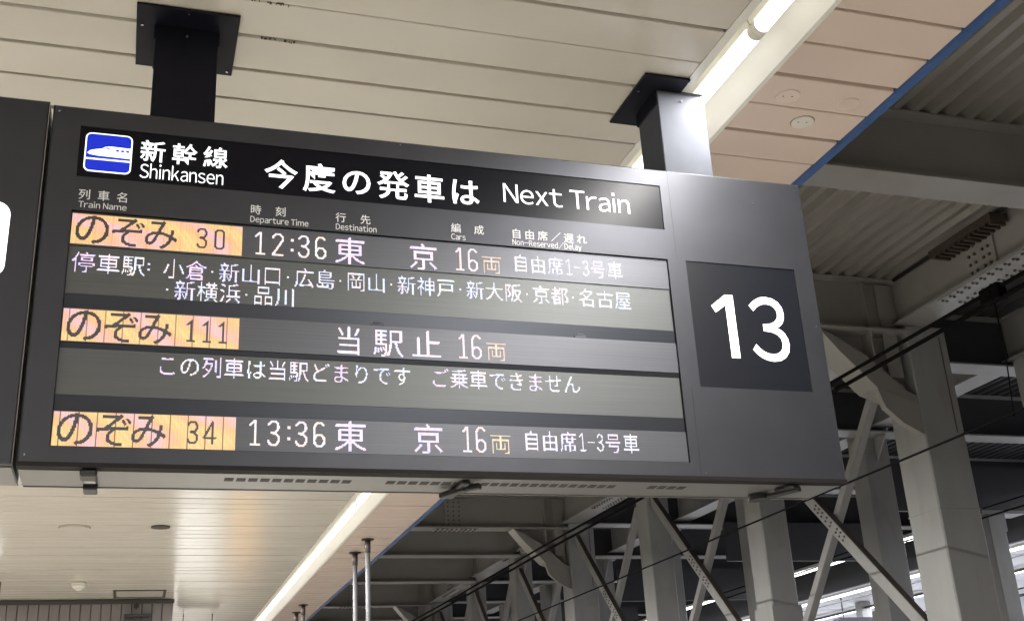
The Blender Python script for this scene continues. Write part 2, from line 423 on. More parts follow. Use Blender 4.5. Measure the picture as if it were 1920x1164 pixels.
# printed captions
cap = [('列車名', .105, .262, .901, .937), ('時刻', .665, .786, .900, .935), ('行先', .961, 1.085, .898, .933), ('編成', 1.383, 1.507, .896, .932), ('自由席／遅れ', 1.614, 1.912, .893, .931)]
cap2 = [('Train Name', .106, .260, .871, .893), ('Departure Time', .664, .866, .869, .892), ('Destination', .960, 1.108, .868, .891), ('Cars', 1.381, 1.437, .867, .890), ('Non-Reserved/Delay', 1.615, 1.890, .866, .889)]
for s, a, b, v0, v1 in cap:
    t = TX(); t.cells(s, a, b, v0, v1, -.0006, .006); t.build('caption_character', 'print_white', board)
for s, a, b, v0, v1 in cap2:
    t = TX(); t.latin(s, a, b, v0, v1, -.0006, .004); t.build('caption_character', 'print_white', board)
# track number
npn = part('number_panel', MB().box(NW[0]+.001, NW[1]-.001, .0035, .010, NW[2]+.001, NW[3]-.001), 'numpanel', board)
t = TX()
for ch, a, b in (('１', 2.405, 2.510), ('３', 2.565, 2.728)):
    if ch == '１':
        # flagged one, drawn as an outline
        P = [(2.472, .729), (2.506, .729), (2.506, .470), (2.469, .470), (2.469, .684), (2.424, .652), (2.408, .679)]
        n = len(t.v); t.v += [(p, .0025, q) for p, q in P]; t.f.append(tuple(range(n, n+len(P))))
    else:
        g = glyph(ch, .006); xa, xb = g[0][:, 0].min(), g[0][:, 0].max(); za, zb = g[0][:, 1].min(), g[0][:, 1].max()
        t.put(g, lambda q: a+(q-xa)/(xb-xa)*(b-a), lambda q: .464+(q-za)/(zb-za)*(.268), .0025)
t.build('numeral', 'lit_white', npn)
# LED screen
scr = part('led_screen', MB().box(LW[0], LW[1], .0175, .022, LW[2], LW[3]), 'slot', board)
AY, BY = .0085, .0125
for z0, z1 in ((.737, .857), (.401, .517), (.061, .174)):
    part('display_row', MB().box(LW[0]+.002, LW[1]-.002, AY, .017, z0, z1), 'led_a', scr)
for z0, z1 in ((.568, .7355), (.227, .3815)):
    part('message_row', MB().box(LW[0]+.002, LW[1]-.002, BY, .017, z0, z1), 'led_b', scr)
for z0, z1 in ((.519, .566), (.383, .399), (.176, .225)):
    part('divider', MB().prism([(.0165, z0), (.0165, z1), (.0095, z1), (.0130, z0)], 0, LW[0]+.002, LW[1]-.002), 'ledge', scr)
for x in (1.108, 1.86):
    part('clip', MB().box(x-.022, x+.022, .008, .013, .517, .526).box(x-.012, x+.012, .008, .012, .526, .533), 'ledge', scr, bevel=.001)  # small boxes added for two glints on the divider
PD = .0034
def raster(ch, nx, nz, off, thr=.45, ss=4, fit=False):
    """lit dots of one glyph in its em cell"""
    v, f = glyph(ch, off)
    if fit:
        v = v.copy(); lo, hi = v.min(0), v.max(0)
        v[:, 0] = .02+(v[:, 0]-lo[0])/(hi[0]-lo[0])*.96; v[:, 1] = -.085+(v[:, 1]-lo[1])/(hi[1]-lo[1])*.93
    out = np.zeros((nz*ss, nx*ss), bool)
    px = (np.arange(nx*ss)+.5)/(nx*ss); pz = (np.arange(nz*ss)+.5)/(nz*ss)*1.0-.115
    for t in f:
        p = v[list(t)]
        for k in range(1, len(p)-1):
            a, b, c_ = p[0], p[k], p[k+1]
            x0, x1 = min(a[0], b[0], c_[0]), max(a[0], b[0], c_[0]); z0, z1 = min(a[1], b[1], c_[1]), max(a[1], b[1], c_[1])
            ix = np.where((px >= x0) & (px <= x1))[0]; iz = np.where((pz >= z0) & (pz <= z1))[0]
            if not len(ix) or not len(iz): continue
            X, Z = np.meshgrid(px[ix], pz[iz])
            d1 = (b[0]-a[0])*(Z-a[1])-(b[1]-a[1])*(X-a[0]); d2 = (c_[0]-b[0])*(Z-b[1])-(c_[1]-b[1])*(X-b[0]); d3 = (a[0]-c_[0])*(Z-c_[1])-(a[1]-c_[1])*(X-c_[0])
            ins = ((d1 >= 0) & (d2 >= 0) & (d3 >= 0)) | ((d1 <= 0) & (d2 <= 0) & (d3 <= 0))
            out[np.ix_(iz, ix)] |= ins
    cov = out.reshape(nz, ss, nx, ss).mean(axis=(1, 3))
    return cov > thr
DIG = {  # strokes in a 1 x 2 box, arcs as (cx, cz, rx, rz, a0, a1)
    '0': [('a', .5, 1.5, .42, .42, 0, 180), ('a', .5, .5, .42, .42, 180, 360), ('l', (.08, 1.5), (.08, .5)), ('l', (.92, 1.5), (.92, .5))],
    '1': [('l', (.58, 1.95), (.58, .06)), ('l', (.58, 1.95), (.16, 1.62)), ('l', (.22, .06), (.92, .06))],
    '2': [('a', .5, 1.5, .42, .44, -10, 172), ('l', (.90, 1.38), (.10, .12)), ('l', (.08, .06), (.94, .06))],
    '3': [('a', .48, 1.5, .40, .44, -88, 160), ('a', .48, .53, .44, .47, -162, 88), ('l', (.34, 1.04), (.52, 1.04))],
    '4': [('l', (.70, 1.95), (.70, .06)), ('l', (.70, 1.95), (.05, .60)), ('l', (.05, .56), (.96, .56))],
    '6': [('a', .5, .52, .42, .46, 0, 360), ('l', (.08, .60), (.08, 1.30)), ('a', .52, 1.40, .44, .54, 40, 180)],
}
def raster_digit(ch, nx, nz, th):
    X, Z = np.meshgrid((np.arange(nx)+.5), (np.arange(nz)+.5)); lit = np.zeros((nz, nx), bool)
    for s in DIG[ch]:
        if s[0] == 'l': pts = [s[1], s[2]]
        else:
            _, cx, cz, rx, rz, a0, a1 = s
            pts = [(cx+rx*math.cos(math.radians(a0+(a1-a0)*i/24)), cz+rz*math.sin(math.radians(a0+(a1-a0)*i/24))) for i in range(25)]
        pts = [(th/2+p*(nx-th), th/2+q/2*(nz-th)) for p, q in pts]
        for p, q in zip(pts, pts[1:]):
            d = np.array(q)-np.array(p); L2 = max(1e-9, (d**2).sum()); tt = np.clip(((X-p[0])*d[0]+(Z-p[1])*d[1])/L2, 0, 1)
            lit |= np.hypot(X-p[0]-tt*d[0], Z-p[1]-tt*d[1]) <= th/2+.12
    return lit
class LED:
    def __init__(s): s.v = []; s.c = []
    def dots(s, lit, u0, v0, pu, pv, y, col, fill=.93):
        zs, xs = np.nonzero(lit)
        for z, x in zip(zs, xs):
            cx, cz = u0+(x+.5)*pu, v0+(z+.5)*pv; a, b = pu*fill/2, pv*fill/2
            s.v += [(cx-a, y, cz-b), (cx+a, y, cz-b), (cx+a, y, cz+b), (cx-a, y, cz+b)]
            s.c.append(col(cx, cz) if callable(col) else col)
    def build(s, name, parent):
        n = len(s.c); me = bpy.data.meshes.new(name)
        me.from_pydata(s.v, [], [(4*i, 4*i+1, 4*i+2, 4*i+3) for i in range(n)])
        at = me.attributes.new('dot_colour', 'FLOAT_COLOR', 'FACE')
        at.data.foreach_set('color', np.array([(*c, 1) for c in s.c], dtype=np.float32).ravel())
        me.materials.append(MT['led']); return link(name, me, parent)
def tint(base, j=.12):
    k = rng.uniform(-j, j, 3); return tuple(float(b*(1+q)) for b, q in zip(base, k))
WHT = (1.10, 1.03, 1.20); PNK = (1.15, .86, .93); LILAC = (1.08, .84, 1.25); ORG = (1.10, .78, .50); BLU = (.92, .93, 1.30)
def jitter(base):
    ph = rng.uniform(0, 6.28)
    def f(x, z):
        g = 1+.10*math.sin(x*260+ph)+.06*math.sin(z*410+ph)+rng.uniform(-.10, .10)
        h = .09*math.sin(x*75+z*55+ph)
        return (float(base[0]*(g+h)), float(base[1]*g), float(base[2]*(g-h)))
    return f
def led_text(items, y, name='led_lettering'):
    """items: (char or digit, u0, v0, width, height, kind, colour)"""
    L = LED()
    for ch, u, v, w, h, kind, colr in items:
        nx, nz = max(2, round(w/PD)), max(2, round(h/PD)); pu, pv = w/nx, h/nz
        if kind == 'd': lit = raster_digit(ch, nx, nz, 2.0 if h > .075 else 1.3)
        elif kind == 'colon':
            lit = np.zeros((nz, nx), bool); k = 2 if nz > 22 else 2
            for zc in (.28, .70): lit[int(nz*zc):int(nz*zc)+k+1 if nz > 22 else int(nz*zc)+k, :k+1 if nz > 22 else k] = True
        elif kind == 'dot':
            lit = np.zeros((nz, nx), bool); lit[nz//2-1:nz//2+1, nx//2-1:nx//2+1] = True
        elif kind == 'dash':
            lit = np.zeros((nz, nx), bool); lit[nz//2, 1:nx-1] = True
        elif kind == 'big': lit = raster(ch, nx, nz, .0, .47)
        else: lit = raster(ch, nx, nz, -.006, .40)
        L = LED(); L.dots(lit, u, v, pu, pv, y, jitter(tint(colr, .06))); L.build('led_character', scr)
def run(text, u, v, w, h, kind, colr, adv=None):
    out = []; adv = adv or w
    for c_ in text:
        if c_ == '・': out.append((c_, u, v, adv/2, h, 'dot', WHT)); u += adv/2; continue
        if c_ == '　': u += adv; continue
        if c_ == '-': out.append((c_, u, v, adv/2, h, 'dash', colr)); u += adv/2; continue
        if c_ in DIG: out.append((c_, u+.003, v+h*.07, adv/2-.006, h*.86, 'd', colr)); u += adv/2; continue
        cc = colr if kind != 'small' else [WHT, BLU, WHT, LILAC, WHT][hash_(c_) % 5]
        out.append((c_, u, v, w, h, kind, cc)); u += adv
    return out
def hash_(c_): return (ord(c_)*7919) >> 3
def digits(text, xs, v, w, h, colr):
    return [(c_, x, v, w, h, 'colon' if c_ == ':' else 'd', colr) for c_, x in zip(text, xs)]
yA, yB = AY-.0006, BY-.0006
for rz, tm, num, nx_, in ((.738, '12:36', '30', (.488, .541)), (.065, '13:36', '34', (.486, .536))):
    led_text([(a, x, rz+.011, .046, .092, 'colon' if a == ':' else 'd', (1.18, .98, 1.0)) for a, x in zip(tm, (.677, .739, .806, .828, .887))], yA)
    led_text([('東', .955, rz, .116, .110, 'big', LILAC), ('京', 1.222, rz, .112, .110, 'big', LILAC)], yA)
    led_text([('1', 1.391, rz+.008, .042, .097, 'd', PNK), ('6', 1.441, rz+.008, .043, .097, 'd', PNK), ('両', 1.493, rz+.006, .080, .078, 'small', ORG)], yA)
    led_text(run('自由席1-3号車', 1.613, rz+.020, .066, .078, 'small', (1.0, .95, 1.1), .0682), yA)
led_text([('当', .958, .402, .100, .110, 'big', (1.15, .92, 1.18)), ('駅', 1.090, .402, .111, .110, 'big', (1.15, .92, 1.18)), ('止', 1.226, .402, .112, .110, 'big', (1.15, .92, 1.18))], yA)
led_text([('1', 1.390, .410, .042, .097, 'd', PNK), ('6', 1.440, .410, .043, .097, 'd', PNK), ('両', 1.494, .408, .080, .078, 'small', ORG)], yA)
led_text(run('停車駅', .099, .640, .078, .078, 'small', WHT, .078)+[(':', .338, .652, .008, .050, 'colon', WHT)], yB)
led_text(run('小倉・新山口・広島・岡山・新神戸・新大阪・京都・名古屋', .386, .640, .072, .077, 'small', WHT, .0721), yB)
led_text(run('・新横浜・品川', .388, .565, .073, .077, 'small', WHT, .0733), yB)
led_text(run('この列車は当駅どまりです', .384, .300, .070, .077, 'small', WHT, .0703), yB)
led_text(run('ご乗車できません', 1.290, .300, .070, .077, 'small', WHT, .0698), yB)
# orange train-name fields: dots lit except where the name stands, a joint every sixteen dots
def orange(v0, v1, num, seed, jw):
    u0, u1 = .092, .641; nx, nz = round((u1-u0)/PD), round((v1-v0)/PD); pu, pv = (u1-u0)/nx, (v1-v0)/nz
    dark = np.zeros((nz, nx), bool)
    for i, ch in enumerate('のぞみ'):
        k = 32; lit = raster(ch, k, nz, .004, .42, fit=True); x = (3, 36, 67)[i]
        dark[:, x:x+k] |= lit[:, :dark[:, x:x+k].shape[1]]
    for ch, u, w in num:
        n = round(w/PD); lit = raster_digit(ch, n, 24, 1.9); x = round((u-u0)/PD); dark[4:28, x:x+n] |= lit[:24]
    ph = np.random.default_rng(seed).uniform(0, 6.28, 6)
    joint = np.zeros(nx, bool); joint[5::16] = True
    L = LED()
    xs = np.arange(nx); 
    for iz in range(nz):
        for ix in range(nx):
            if dark[iz, ix]: continue
            cx, cz = u0+(ix+.5)*pu, v0+(iz+.5)*pv
            a = .5+.5*math.sin(cx*23+ph[0]+2.0*math.sin(cz*31+ph[1])+1.5*math.sin(cx*9+ph[2]))
            b = .5+.5*math.sin(cx*61+cz*47+ph[3]); m_ = .5+.5*math.sin(ix*2.1+ph[4]+.4*math.sin(iz*.5))
            pk = max(0, a-.42)*1.3*(.35+.65*b); yl = max(0, .5-a)*(.4+.6*math.sin(cx*140+cz*90)**2)
            colr = (1.02+.03*m_-.10*yl, .47+.05*b+.07*m_+.28*yl-.02*pk, .15+.08*m_+.50*pk+.10*yl)
            colr = tuple(c_*(1+.05*random.uniform(-1, 1)) for c_ in colr)
            wj = jw if joint[ix] else .98
            aa, bb = pu*wj/2, pv*.98/2
            L.v += [(cx-aa, yA, cz-bb), (cx+aa, yA, cz-bb), (cx+aa, yA, cz+bb), (cx-aa, yA, cz+bb)]; L.c.append(colr)
    return L.build('led_name_field', scr)
orange(.742, .851, (('3', .488, .042), ('0', .543, .042)), 1, .75)
orange(.404, .513, (('1', .467, .036), ('1', .518, .036), ('1', .568, .036)), 5, .25)
orange(.062, .171, (('3', .486, .042), ('4', .536, .044)), 9, .12)
# latches on the underside
def latch(x, big):
    l = part('latch', MB().tube((x, .050, -.012), (x, .050, .0), .020, 14), 'rubber', board, smooth=True)
    if big:
        part('lever', MB().tube((x-.012, .075, -.020), (x-.012, .075, -.010), .048, 18), 'rubber', l)
        part('lever', MB().bar((x-.05, .155, -.024), (x+.02, .045, -.020), .034, .014, (0, 0, 1)), 'rubber', l, bevel=.003)
        part('catch', MB().tube((x-.055, .215, -.026), (x-.055, .215, -.008), .042, 18), 'rubber', l)
    else:
        part('lever', MB().box(x-.024, x+.026, .010, .085, -.030, -.008), 'rubber', l, bevel=.005)
        part('catch', MB().box(x-.020, x+.024, D-.075, D+.004, -.026, -.004), 'rubber', l, bevel=.004)
        part('striker', MB().box(x-.018, x+.022, .100, .175, -.016, -.006), 'chrome', l, bevel=.003)
latch(.205, False)
lt = part('latch', MB().box(1.405, 1.435, .06, D+.01, -.022, -.006), 'rubber', board, bevel=.004)
part('lever', MB().bar((1.375, .235, -.024), (1.435, .120, -.022), .026, .020, (0, 0, 1)).bar((1.435, .12, -.022), (1.475, .08, -.022), .024, .02, (0, 0, 1)), 'rubber', lt, bevel=.003)
latch(2.685, True)

# neighbouring cabinet at the left
nb = thing('neighbouring_board', 'dark grey hanging sign cabinet cut off by the left picture edge', 'sign', (-1.4, 0, 0))
mb = MB(); hN = (-1.05, -.098, .40, 1.06); x0, x1 = -2.8, -.012
holed_face(mb, x0+c, x1-c, c, H+.004, 0, [], [])
ring0 = [(x0+c, 0, c), (x1-c, 0, c), (x1-c, 0, H+.004), (x0+c, 0, H+.004)]; ring1 = [(x0, c, 0), (x1, c, 0), (x1, c, H+.01), (x0, c, H+.01)]; ring2 = [(x0, D, 0), (x1, D, 0), (x1, D, H+.01), (x0, D, H+.01)]
for A, B in ((ring0, ring1), (ring1, ring2)):
    for i in range(4):
        j = (i+1) % 4; mb.quad(A[i], A[j], B[j], B[i])
mb.quad(*ring2); part('cabinet', mb, 'board', nb)
part('lit_field', MB().prism(rrect(-.90, -.095, .600, .865, .045), 1, -.003, 0), 'sign_white', nb)
part('seam_edge', MB().box(-.0125, -.0105, -.002, .002, 0, H), 'chrome', nb)
part('underside_panel', MB().box(x0, x1-.004, .034, D-.016, -.0035, -.0005), 'underside', nb)

# hanger posts
def hanger(label, px0, px1, py0, py1, plate, m):
    t_ = thing('hanger_post', label, 'post', ((px0+px1)/2, (py0+py1)/2, H))
    part('post', MB().box(px0, px1, py0, py1, H-.01, ZC-.004), m, t_, bevel=.003)
    part('ceiling_plate', MB().box(plate[0], plate[1], plate[2], plate[3], ZC-.014, ZC-.004), 'black', t_, bevel=.0015)
    part('collar', MB().box(px0-.006, px1+.004, py0+.002, py1+.006, ZC-.075, ZC-.015), 'black', t_, bevel=.002)
    s = MB()
    for x, y_ in ((plate[0]+.02, plate[2]+.12), ((px0+px1)/2, plate[2]+.015), (plate[1]-.02, plate[3]-.03)): s.tube((x, y_, ZC-.018), (x, y_, ZC-.013), .005, 8)
    s.tube(((px0+px1)/2, py0-.006, ZC-.055), ((px0+px1)/2, py0, ZC-.055), .005, 8)
    part('screw', s, 'chrome', t_)
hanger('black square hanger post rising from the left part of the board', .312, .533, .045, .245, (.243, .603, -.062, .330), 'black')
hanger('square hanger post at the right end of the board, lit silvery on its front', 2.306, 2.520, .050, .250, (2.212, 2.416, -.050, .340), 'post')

# ------------------------------------------------------------------ ceiling fittings
def disc(x, y_, r, m, label, cat, holes=True, t=.005, rim=True):
    o = thing('ceiling_cover', label, cat, (x, y_, ZC))
    part('plate', MB().tube((x, y_, ZC-t), (x, y_, ZC+.001), r, 36, r1=r*1.0), m, o)
    if rim: part('joint', MB().tube((x, y_, ZC-.0008), (x, y_, ZC+.001), r+.0035, 36), 'mark', o)
    if holes:
        part('screw_hole', MB().tube((x-r*.42, y_, ZC-t-.0006), (x-r*.42, y_, ZC-t+.001), .004, 8), 'mark', o)
        part('screw_hole', MB().tube((x+r*.35, y_-.006, ZC-t-.0006), (x+r*.35, y_-.006, ZC-t+.001), .004, 8), 'mark', o)
    return o
disc(2.890, -.013, .052, 'cover_pink', 'pinkish round ceiling cover plate nearest the light trough', 'cover plate')
disc(3.185, -.014, .050, 'cover_pink', 'pinkish round ceiling cover plate nearest the blue edge', 'cover plate', holes=False, t=.0035)
disc(3.068, .165, .050, 'cover', 'pale cream round ceiling cover plate with two dark holes', 'cover plate')
disc(-.253, 9.34, .16, 'slat', 'pale round flush disc in the ceiling beyond the left end of the board', 'ceiling speaker', holes=False, t=.02)
disc(.616, 9.28, .10, 'mark', 'small dark oval fitting in the ceiling beyond the board', 'ceiling fitting', holes=False, t=.01, rim=False)
dm = MB(); x, y_ = -.314, 13.08
for k, (ra, rb, za, zb) in enumerate(((.10, .10, 0, -.03), (.10, .075, -.03, -.07), (.075, .03, -.07, -.10))): dm.tube((x, y_, ZC+za), (x, y_, ZC+zb), ra, 20, rb)
solo('ceiling_dome', dm, 'white', 'small white dome on the ceiling above the panelled wall', 'ceiling fitting', loc=(x, y_, ZC), smooth=True)
# ceiling hatch frame before the wall
h_ = thing('ceiling_hatch', 'rectangular framed hatch in the ceiling just before the panelled wall', 'hatch', (.48, 14.1, ZC))
part('hatch_frame', MB().box(.12, .16, 13.75, 14.45, ZC-.012, ZC).box(.80, .84, 13.75, 14.45, ZC-.012, ZC).box(.16, .80, 13.75, 13.80, ZC-.012, ZC).box(.16, .80, 14.40, 14.45, ZC-.012, ZC), 'wall_trim', h_)
part('hatch_door', MB().box(.16, .80, 13.80, 14.40, ZC-.006, ZC-.001), 'slat', h_)

# ------------------------------------------------------------------ room with panelled wall under the ceiling
room = thing('platform_room', 'room on the platform clad in narrow grey brown vertical panels', 'building', (-1.2, 14.62, -2.5))
RX0, RX1, RY = -3.6, .955, 14.62
part('wall', MB().box(RX0, RX1-.01, RY+.03, RY+7, -2.5, ZC-.006), 'wall_trim', room)
k = 0; x = RX1-.142
me = MB().prism([(0, .03), (0, 0.006), (.008, 0), (.122, 0), (.130, .006), (.130, .03)], 2, 0, 4.10).mesh('wall_panel'); me.materials.append(MT['wallp'])
while x > RX0:
    o = link('wall_panel', me, room, (x+1.2+.004, random.uniform(-.001, .001), .02)); x -= .142
me = MB().prism([(.03, 0), (.006, 0), (0, .008), (0, .122), (.006, .130), (.03, .130)], 2, 0, 4.10).mesh('wall_panel'); me.materials.append(MT['wallp'])
for i in range(48):
    o = link('wall_panel', me, room, (RX1+1.2-.012+.0, .04+i*.142, .02)); o.scale = (-1, 1, 1); o.location.x += .03
part('top_trim', MB().box(RX0, RX1+.03, RY-.03, RY+.0, ZC-.07, ZC-.012), 'wall_trim', room)
wl = thing('wall_lamp', 'slim horizontal bar fitting on the panelled wall below the ceiling', 'wall fitting', (.46, RY, 1.40))
part('bar', MB().box(.28, .66, RY-.10, RY-.04, 1.40, 1.44), 'pole', wl, bevel=.005)
part('bracket', MB().box(.30, .33, RY-.05, RY, 1.39, 1.43).box(.61, .64, RY-.05, RY, 1.39, 1.43).box(.28, .66, RY-.05, RY-.0, 1.345, 1.375), 'wall_trim', wl)
solo('wall_sensor', MB().tube((.45, RY-.07, 1.56), (.45, RY, 1.56), .035, 12), 'rubber', 'small dark round sensor on the panelled wall above the bar fitting', 'sensor', loc=(.45, RY, 1.56))
# framed sign at the right of the room
fs = thing('framed_sign', 'thin framed sign panel hanging beyond the right edge of the panelled wall', 'sign', (1.4, 16.4, 1.3))
part('sign_face', MB().box(1.14, 1.72, 16.40, 16.46, 1.20, 1.49), 'white', fs)
part('sign_frame', MB().box(1.10, 1.14, 16.38, 16.47, 1.16, 1.53).box(1.72, 1.76, 16.38, 16.47, 1.16, 1.53).box(1.14, 1.72, 16.38, 16.47, 1.49, 1.53).box(1.14, 1.72, 16.38, 16.47, 1.16, 1.20), 'pole', fs)
part('drop_rod', MB().tube((1.2, 16.43, 1.53), (1.2, 16.43, ZC), .008, 8).tube((1.66, 16.43, 1.53), (1.66, 16.43, ZC), .008, 8), 'pole', fs)
# lit sign cut by the left edge
ls = thing('lit_sign', 'small lit white sign cut off by the left picture edge below the board', 'lit sign', (-1.35, 12.2, 1.2))
part('sign_face', MB().prism([(-1.6, 1.22), (-1.32, 1.22), (-1.205, 1.34), (-1.205, 1.42), (-1.32, 1.53), (-1.6, 1.53)], 1, 12.2, 12.21), 'sign_white', ls)
part('sign_box', MB().box(-1.62, -1.20, 12.215, 12.30, 1.19, 1.56), 'pole', ls)
part('drop_rod', MB().tube((-1.5, 12.25, 1.56), (-1.5, 12.25, ZC), .01, 8), 'pole', ls)
# unseen lit boxes added down the platform for the streaks in the glossy ceiling
def glow_box(x0, x1, y_, front, label):
    v = thing('unseen_glow_box', label, 'lit box', ((x0+x1)/2, y_, -2.5))
    part('cabinet', MB().box(x0, x1, y_, y_+.75, -2.5, -.65), 'glow_body', v, bevel=.01)
    part('lit_front', MB().box(x0+.04, x1-.04, y_-.012, y_-.001, -1.95, -.72), front, v)
glow_box(1.05, 2.15, 23.2, 'glow_white', 'white lit box added out of view behind the panelled room')
glow_box(2.35, 3.10, 23.2, 'glow_amber', 'amber lit box added out of view beside the white one')

# thin poles near the edge
for (x, y_, lb) in ((2.995, 9.93, 'nearer slim grey pole of the first pair below the light strip'), (3.005, 10.81, 'farther slim grey pole of the first pair below the light strip'),
                    (3.02, 15.5, 'nearer slim grey pole of the second pair below the light strip'), (3.03, 16.39, 'farther slim grey pole of the second pair below the light strip')):
    p_ = thing('slim_pole', lb, 'pole', (x, y_, -2.5), 'slim poles under the ceiling edge')
    part('shaft', MB().tube((x, y_, -2.5), (x, y_, ZC-.02), .028, 16), 'pole', p_, smooth=True)
    part('collar', MB().tube((x, y_, ZC-.16), (x, y_, ZC-.012), .034, 16), 'pole_red', p_, smooth=True)
    part('flange', MB().tube((x, y_, ZC-.014), (x, y_, ZC-.002), .075, 20), 'pole_red', p_)

# ------------------------------------------------------------------ roof over the track
ZD = 3.10; ZB = 2.576; XG = 7.0; ZG = 2.66
def deck_mb(x0, x1, y0, y1, z, pitch=.1515):
    m_ = MB(); x = x0; pts = []
    while x < x1:
        pts += [(x, z), (x+pitch*.36, z), (x+pitch*.52, z+.055), (x+pitch*.84, z+.055)]; x += pitch
    pts += [(x, z)]
    for a, b in zip(pts, pts[1:]): m_.quad((a[0], y0, a[1]), (b[0], y0, b[1]), (b[0], y1, b[1]), (a[0], y1, a[1]))
    m_.box(x0, x1+.2, y0, y1, z+.085, z+.10)
    return m_
struct('roof_deck', deck_mb(3.42, 6.95, -12, 70, ZD), 'deck')
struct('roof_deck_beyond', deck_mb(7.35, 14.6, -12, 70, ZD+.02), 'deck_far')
def bolts_grid(mb_, pts, r=.014, h=.014, axis=1, sgn=-1):
    for p in pts:
        q = list(p); q[axis] += sgn*h; mb_.tube(p, q, r, 6)
def beam(yc, label, x0, x1, z0, z1, main=False, m='steel', group='cross beams under the track roof'):
    b = thing('cross_beam', label, 'beam', (x0, yc, z0), group); fw = .145
    part('web', MB().box(x0, x1, yc-.008, yc+.008, z0+.02, z1-.016), 'deck_far' if x0 > 7 else m, b)  # webs behind the girder coloured dark for the unlit bay
    part('bottom_flange', MB().box(x0, x1, yc-fw, yc+fw, z0, z0+.019), m, b)
    part('top_flange', MB().box(x0, x1, yc-fw*.8, yc+fw*.8, z1-.015, z1-.001), m, b)
    if main:
        s = MB(); bolts_grid(s, [(x, yc-.030, z) for x in (5.03, 5.12, 5.21) for z in np.arange(z0+.07, z1-.06, .07)])
        bolts_grid(s, [(x, y2, z0-.012) for x in np.arange(4.85, 5.45, .075) for y2 in (yc-.10, yc-.05, yc+.05, yc+.10)], axis=2)
        part('splice_plate', MB().box(4.98, 5.26, yc-.030, yc-.0085, z0+.04, z1-.04).box(4.78, 5.50, yc-fw+.01, yc+fw-.01, z0-.012, z0-.0005), m, b)
        part('bolts', s, 'bolt', b, stuff=True)
        # boxed haunch running down into the column
        yn = yc-.09
        pts = [(6.08, z0+.004), (6.20, 2.53), (6.54, 2.33), (6.90, 2.02), (6.997, 1.98), (6.997, 1.90), (6.585, 2.045), (6.26, 2.365), (6.08, z0-.001)]
        part('haunch', MB().prism(pts, 1, yn, yn+.28), m, b)
        part('gusset', MB().prism([(6.585, 2.043), (6.997, 1.90), (6.997, 1.62), (6.80, 1.72), (6.64, 1.86)], 1, yn, yn+.07), m, b)
        part('haunch_plate', MB().prism([(6.06, z0+.02), (6.20, 2.535), (6.54, 2.335), (6.90, 2.025), (6.995, 1.985), (6.995, z1-.02), (6.06, z1-.02)], 1, yc+.06, yc+.075), m, b)
        part('stiffener', MB().box(6.62, 6.635, yn+.005, yc+.059, 2.28, z1-.03).box(6.78, 6.93, yn+.05, yn+.06, 2.16, z1-.03), m, b)
    else:
        part('end_plate', MB().box(x1-.02, x1-.001, yc-.13, yc-.009, z0+.02, z1-.016), m, b)
    return b
YB = [(-4.3, 1), (-1.0, 0), (2.10, 0), (4.78, 1), (7.6, 0), (10.6, 0), (13.86, 1), (16.3, 0), (19.25, 0), (22.7, 1), (25.3, 0), (28.2, 0), (31.7, 1), (34.5, 0), (37.5, 0), (40.6, 1), (46, 0), (49.6, 1)]
for i, (yb, mn) in enumerate(YB):
    if yb < 0: lb = f'grey steel cross beam over the track, {"second" if i == 0 else "first"} on the viewer\'s side of the board'
    elif yb == 2.10: lb = 'pale grey cross beam of the track roof seen right of the board, above the number panel'
    elif yb == 4.78: lb = 'haunched cross beam curving down into the large near column right of the board'
    else: lb = f'{"haunched" if mn else "plain"} grey steel cross beam, {ORD[i-4]} beyond the large near column'
    beam(yb, lb, 3.42, XG-.005, ZB, ZD, bool(mn))
for i, yb in enumerate([-.5, 2.7, 5.52, 7.95, 10.9, 13.5, 16.4, 19.3, 22.2, 25, 28, 31, 34]):
    beam(yb, f'grey cross beam of the dark bay behind the girder, {ORD[i]} from the near end', 7.34, 14.6, ZB+.0, ZD+.02, False, 'steel2', 'cross beams of the bay behind the girder')

# girders along the track
def girder(x, z, ztop, label, w, m):
    g = thing('girder', label, 'girder', (x, 0, z)); y0, y1 = -12, 66
    part('web', MB().box(x, x+.016, y0, y1, z+.022, ztop-.02), m, g)
    part('bottom_flange', MB().box(x-.10, x+w-.10, y0, y1, z, z+.021), m, g)
    part('top_flange', MB().box(x-.08, x+w-.14, y0, y1, ztop-.019, ztop-.001), m, g)
    return g
g1 = girder(XG+.0, ZG, ZD+.005, 'long steel girder along the outer edge of the track roof, nearest the platform', .34, 'steel')
bs = MB(); pl = 0
for yy in (3.55, 8.6, 12.0, 16.6, 21.2, 26):
    part('splice_plate', MB().box(XG-.022, XG-.001, yy-.18, yy+.18, ZG+.04, ZD-.04), 'steel', g1)
    part('splice_plate', MB().box(XG-.09, XG+.22, yy-.55, yy+.55, ZG-.014, ZG-.001), 'steel2', g1)
    bolts_grid(bs, [(XG-.022, yy+dy, z) for dy in (-.12, -.05, .05, .12) for z in np.arange(ZG+.08, ZD-.06, .075)], axis=0)
    bolts_grid(bs, [(XG+dx, yy+dy, ZG-.014) for dx in (-.06, -.02, .12, .17) for dy in np.arange(-.5, .51, .1)], axis=2)
part('bolts', bs, 'bolt', g1, stuff=True)
g2 = girder(8.86, ZG, ZD+.025, 'second long steel girder behind the first, above the inner column row', .30, 'steel2')

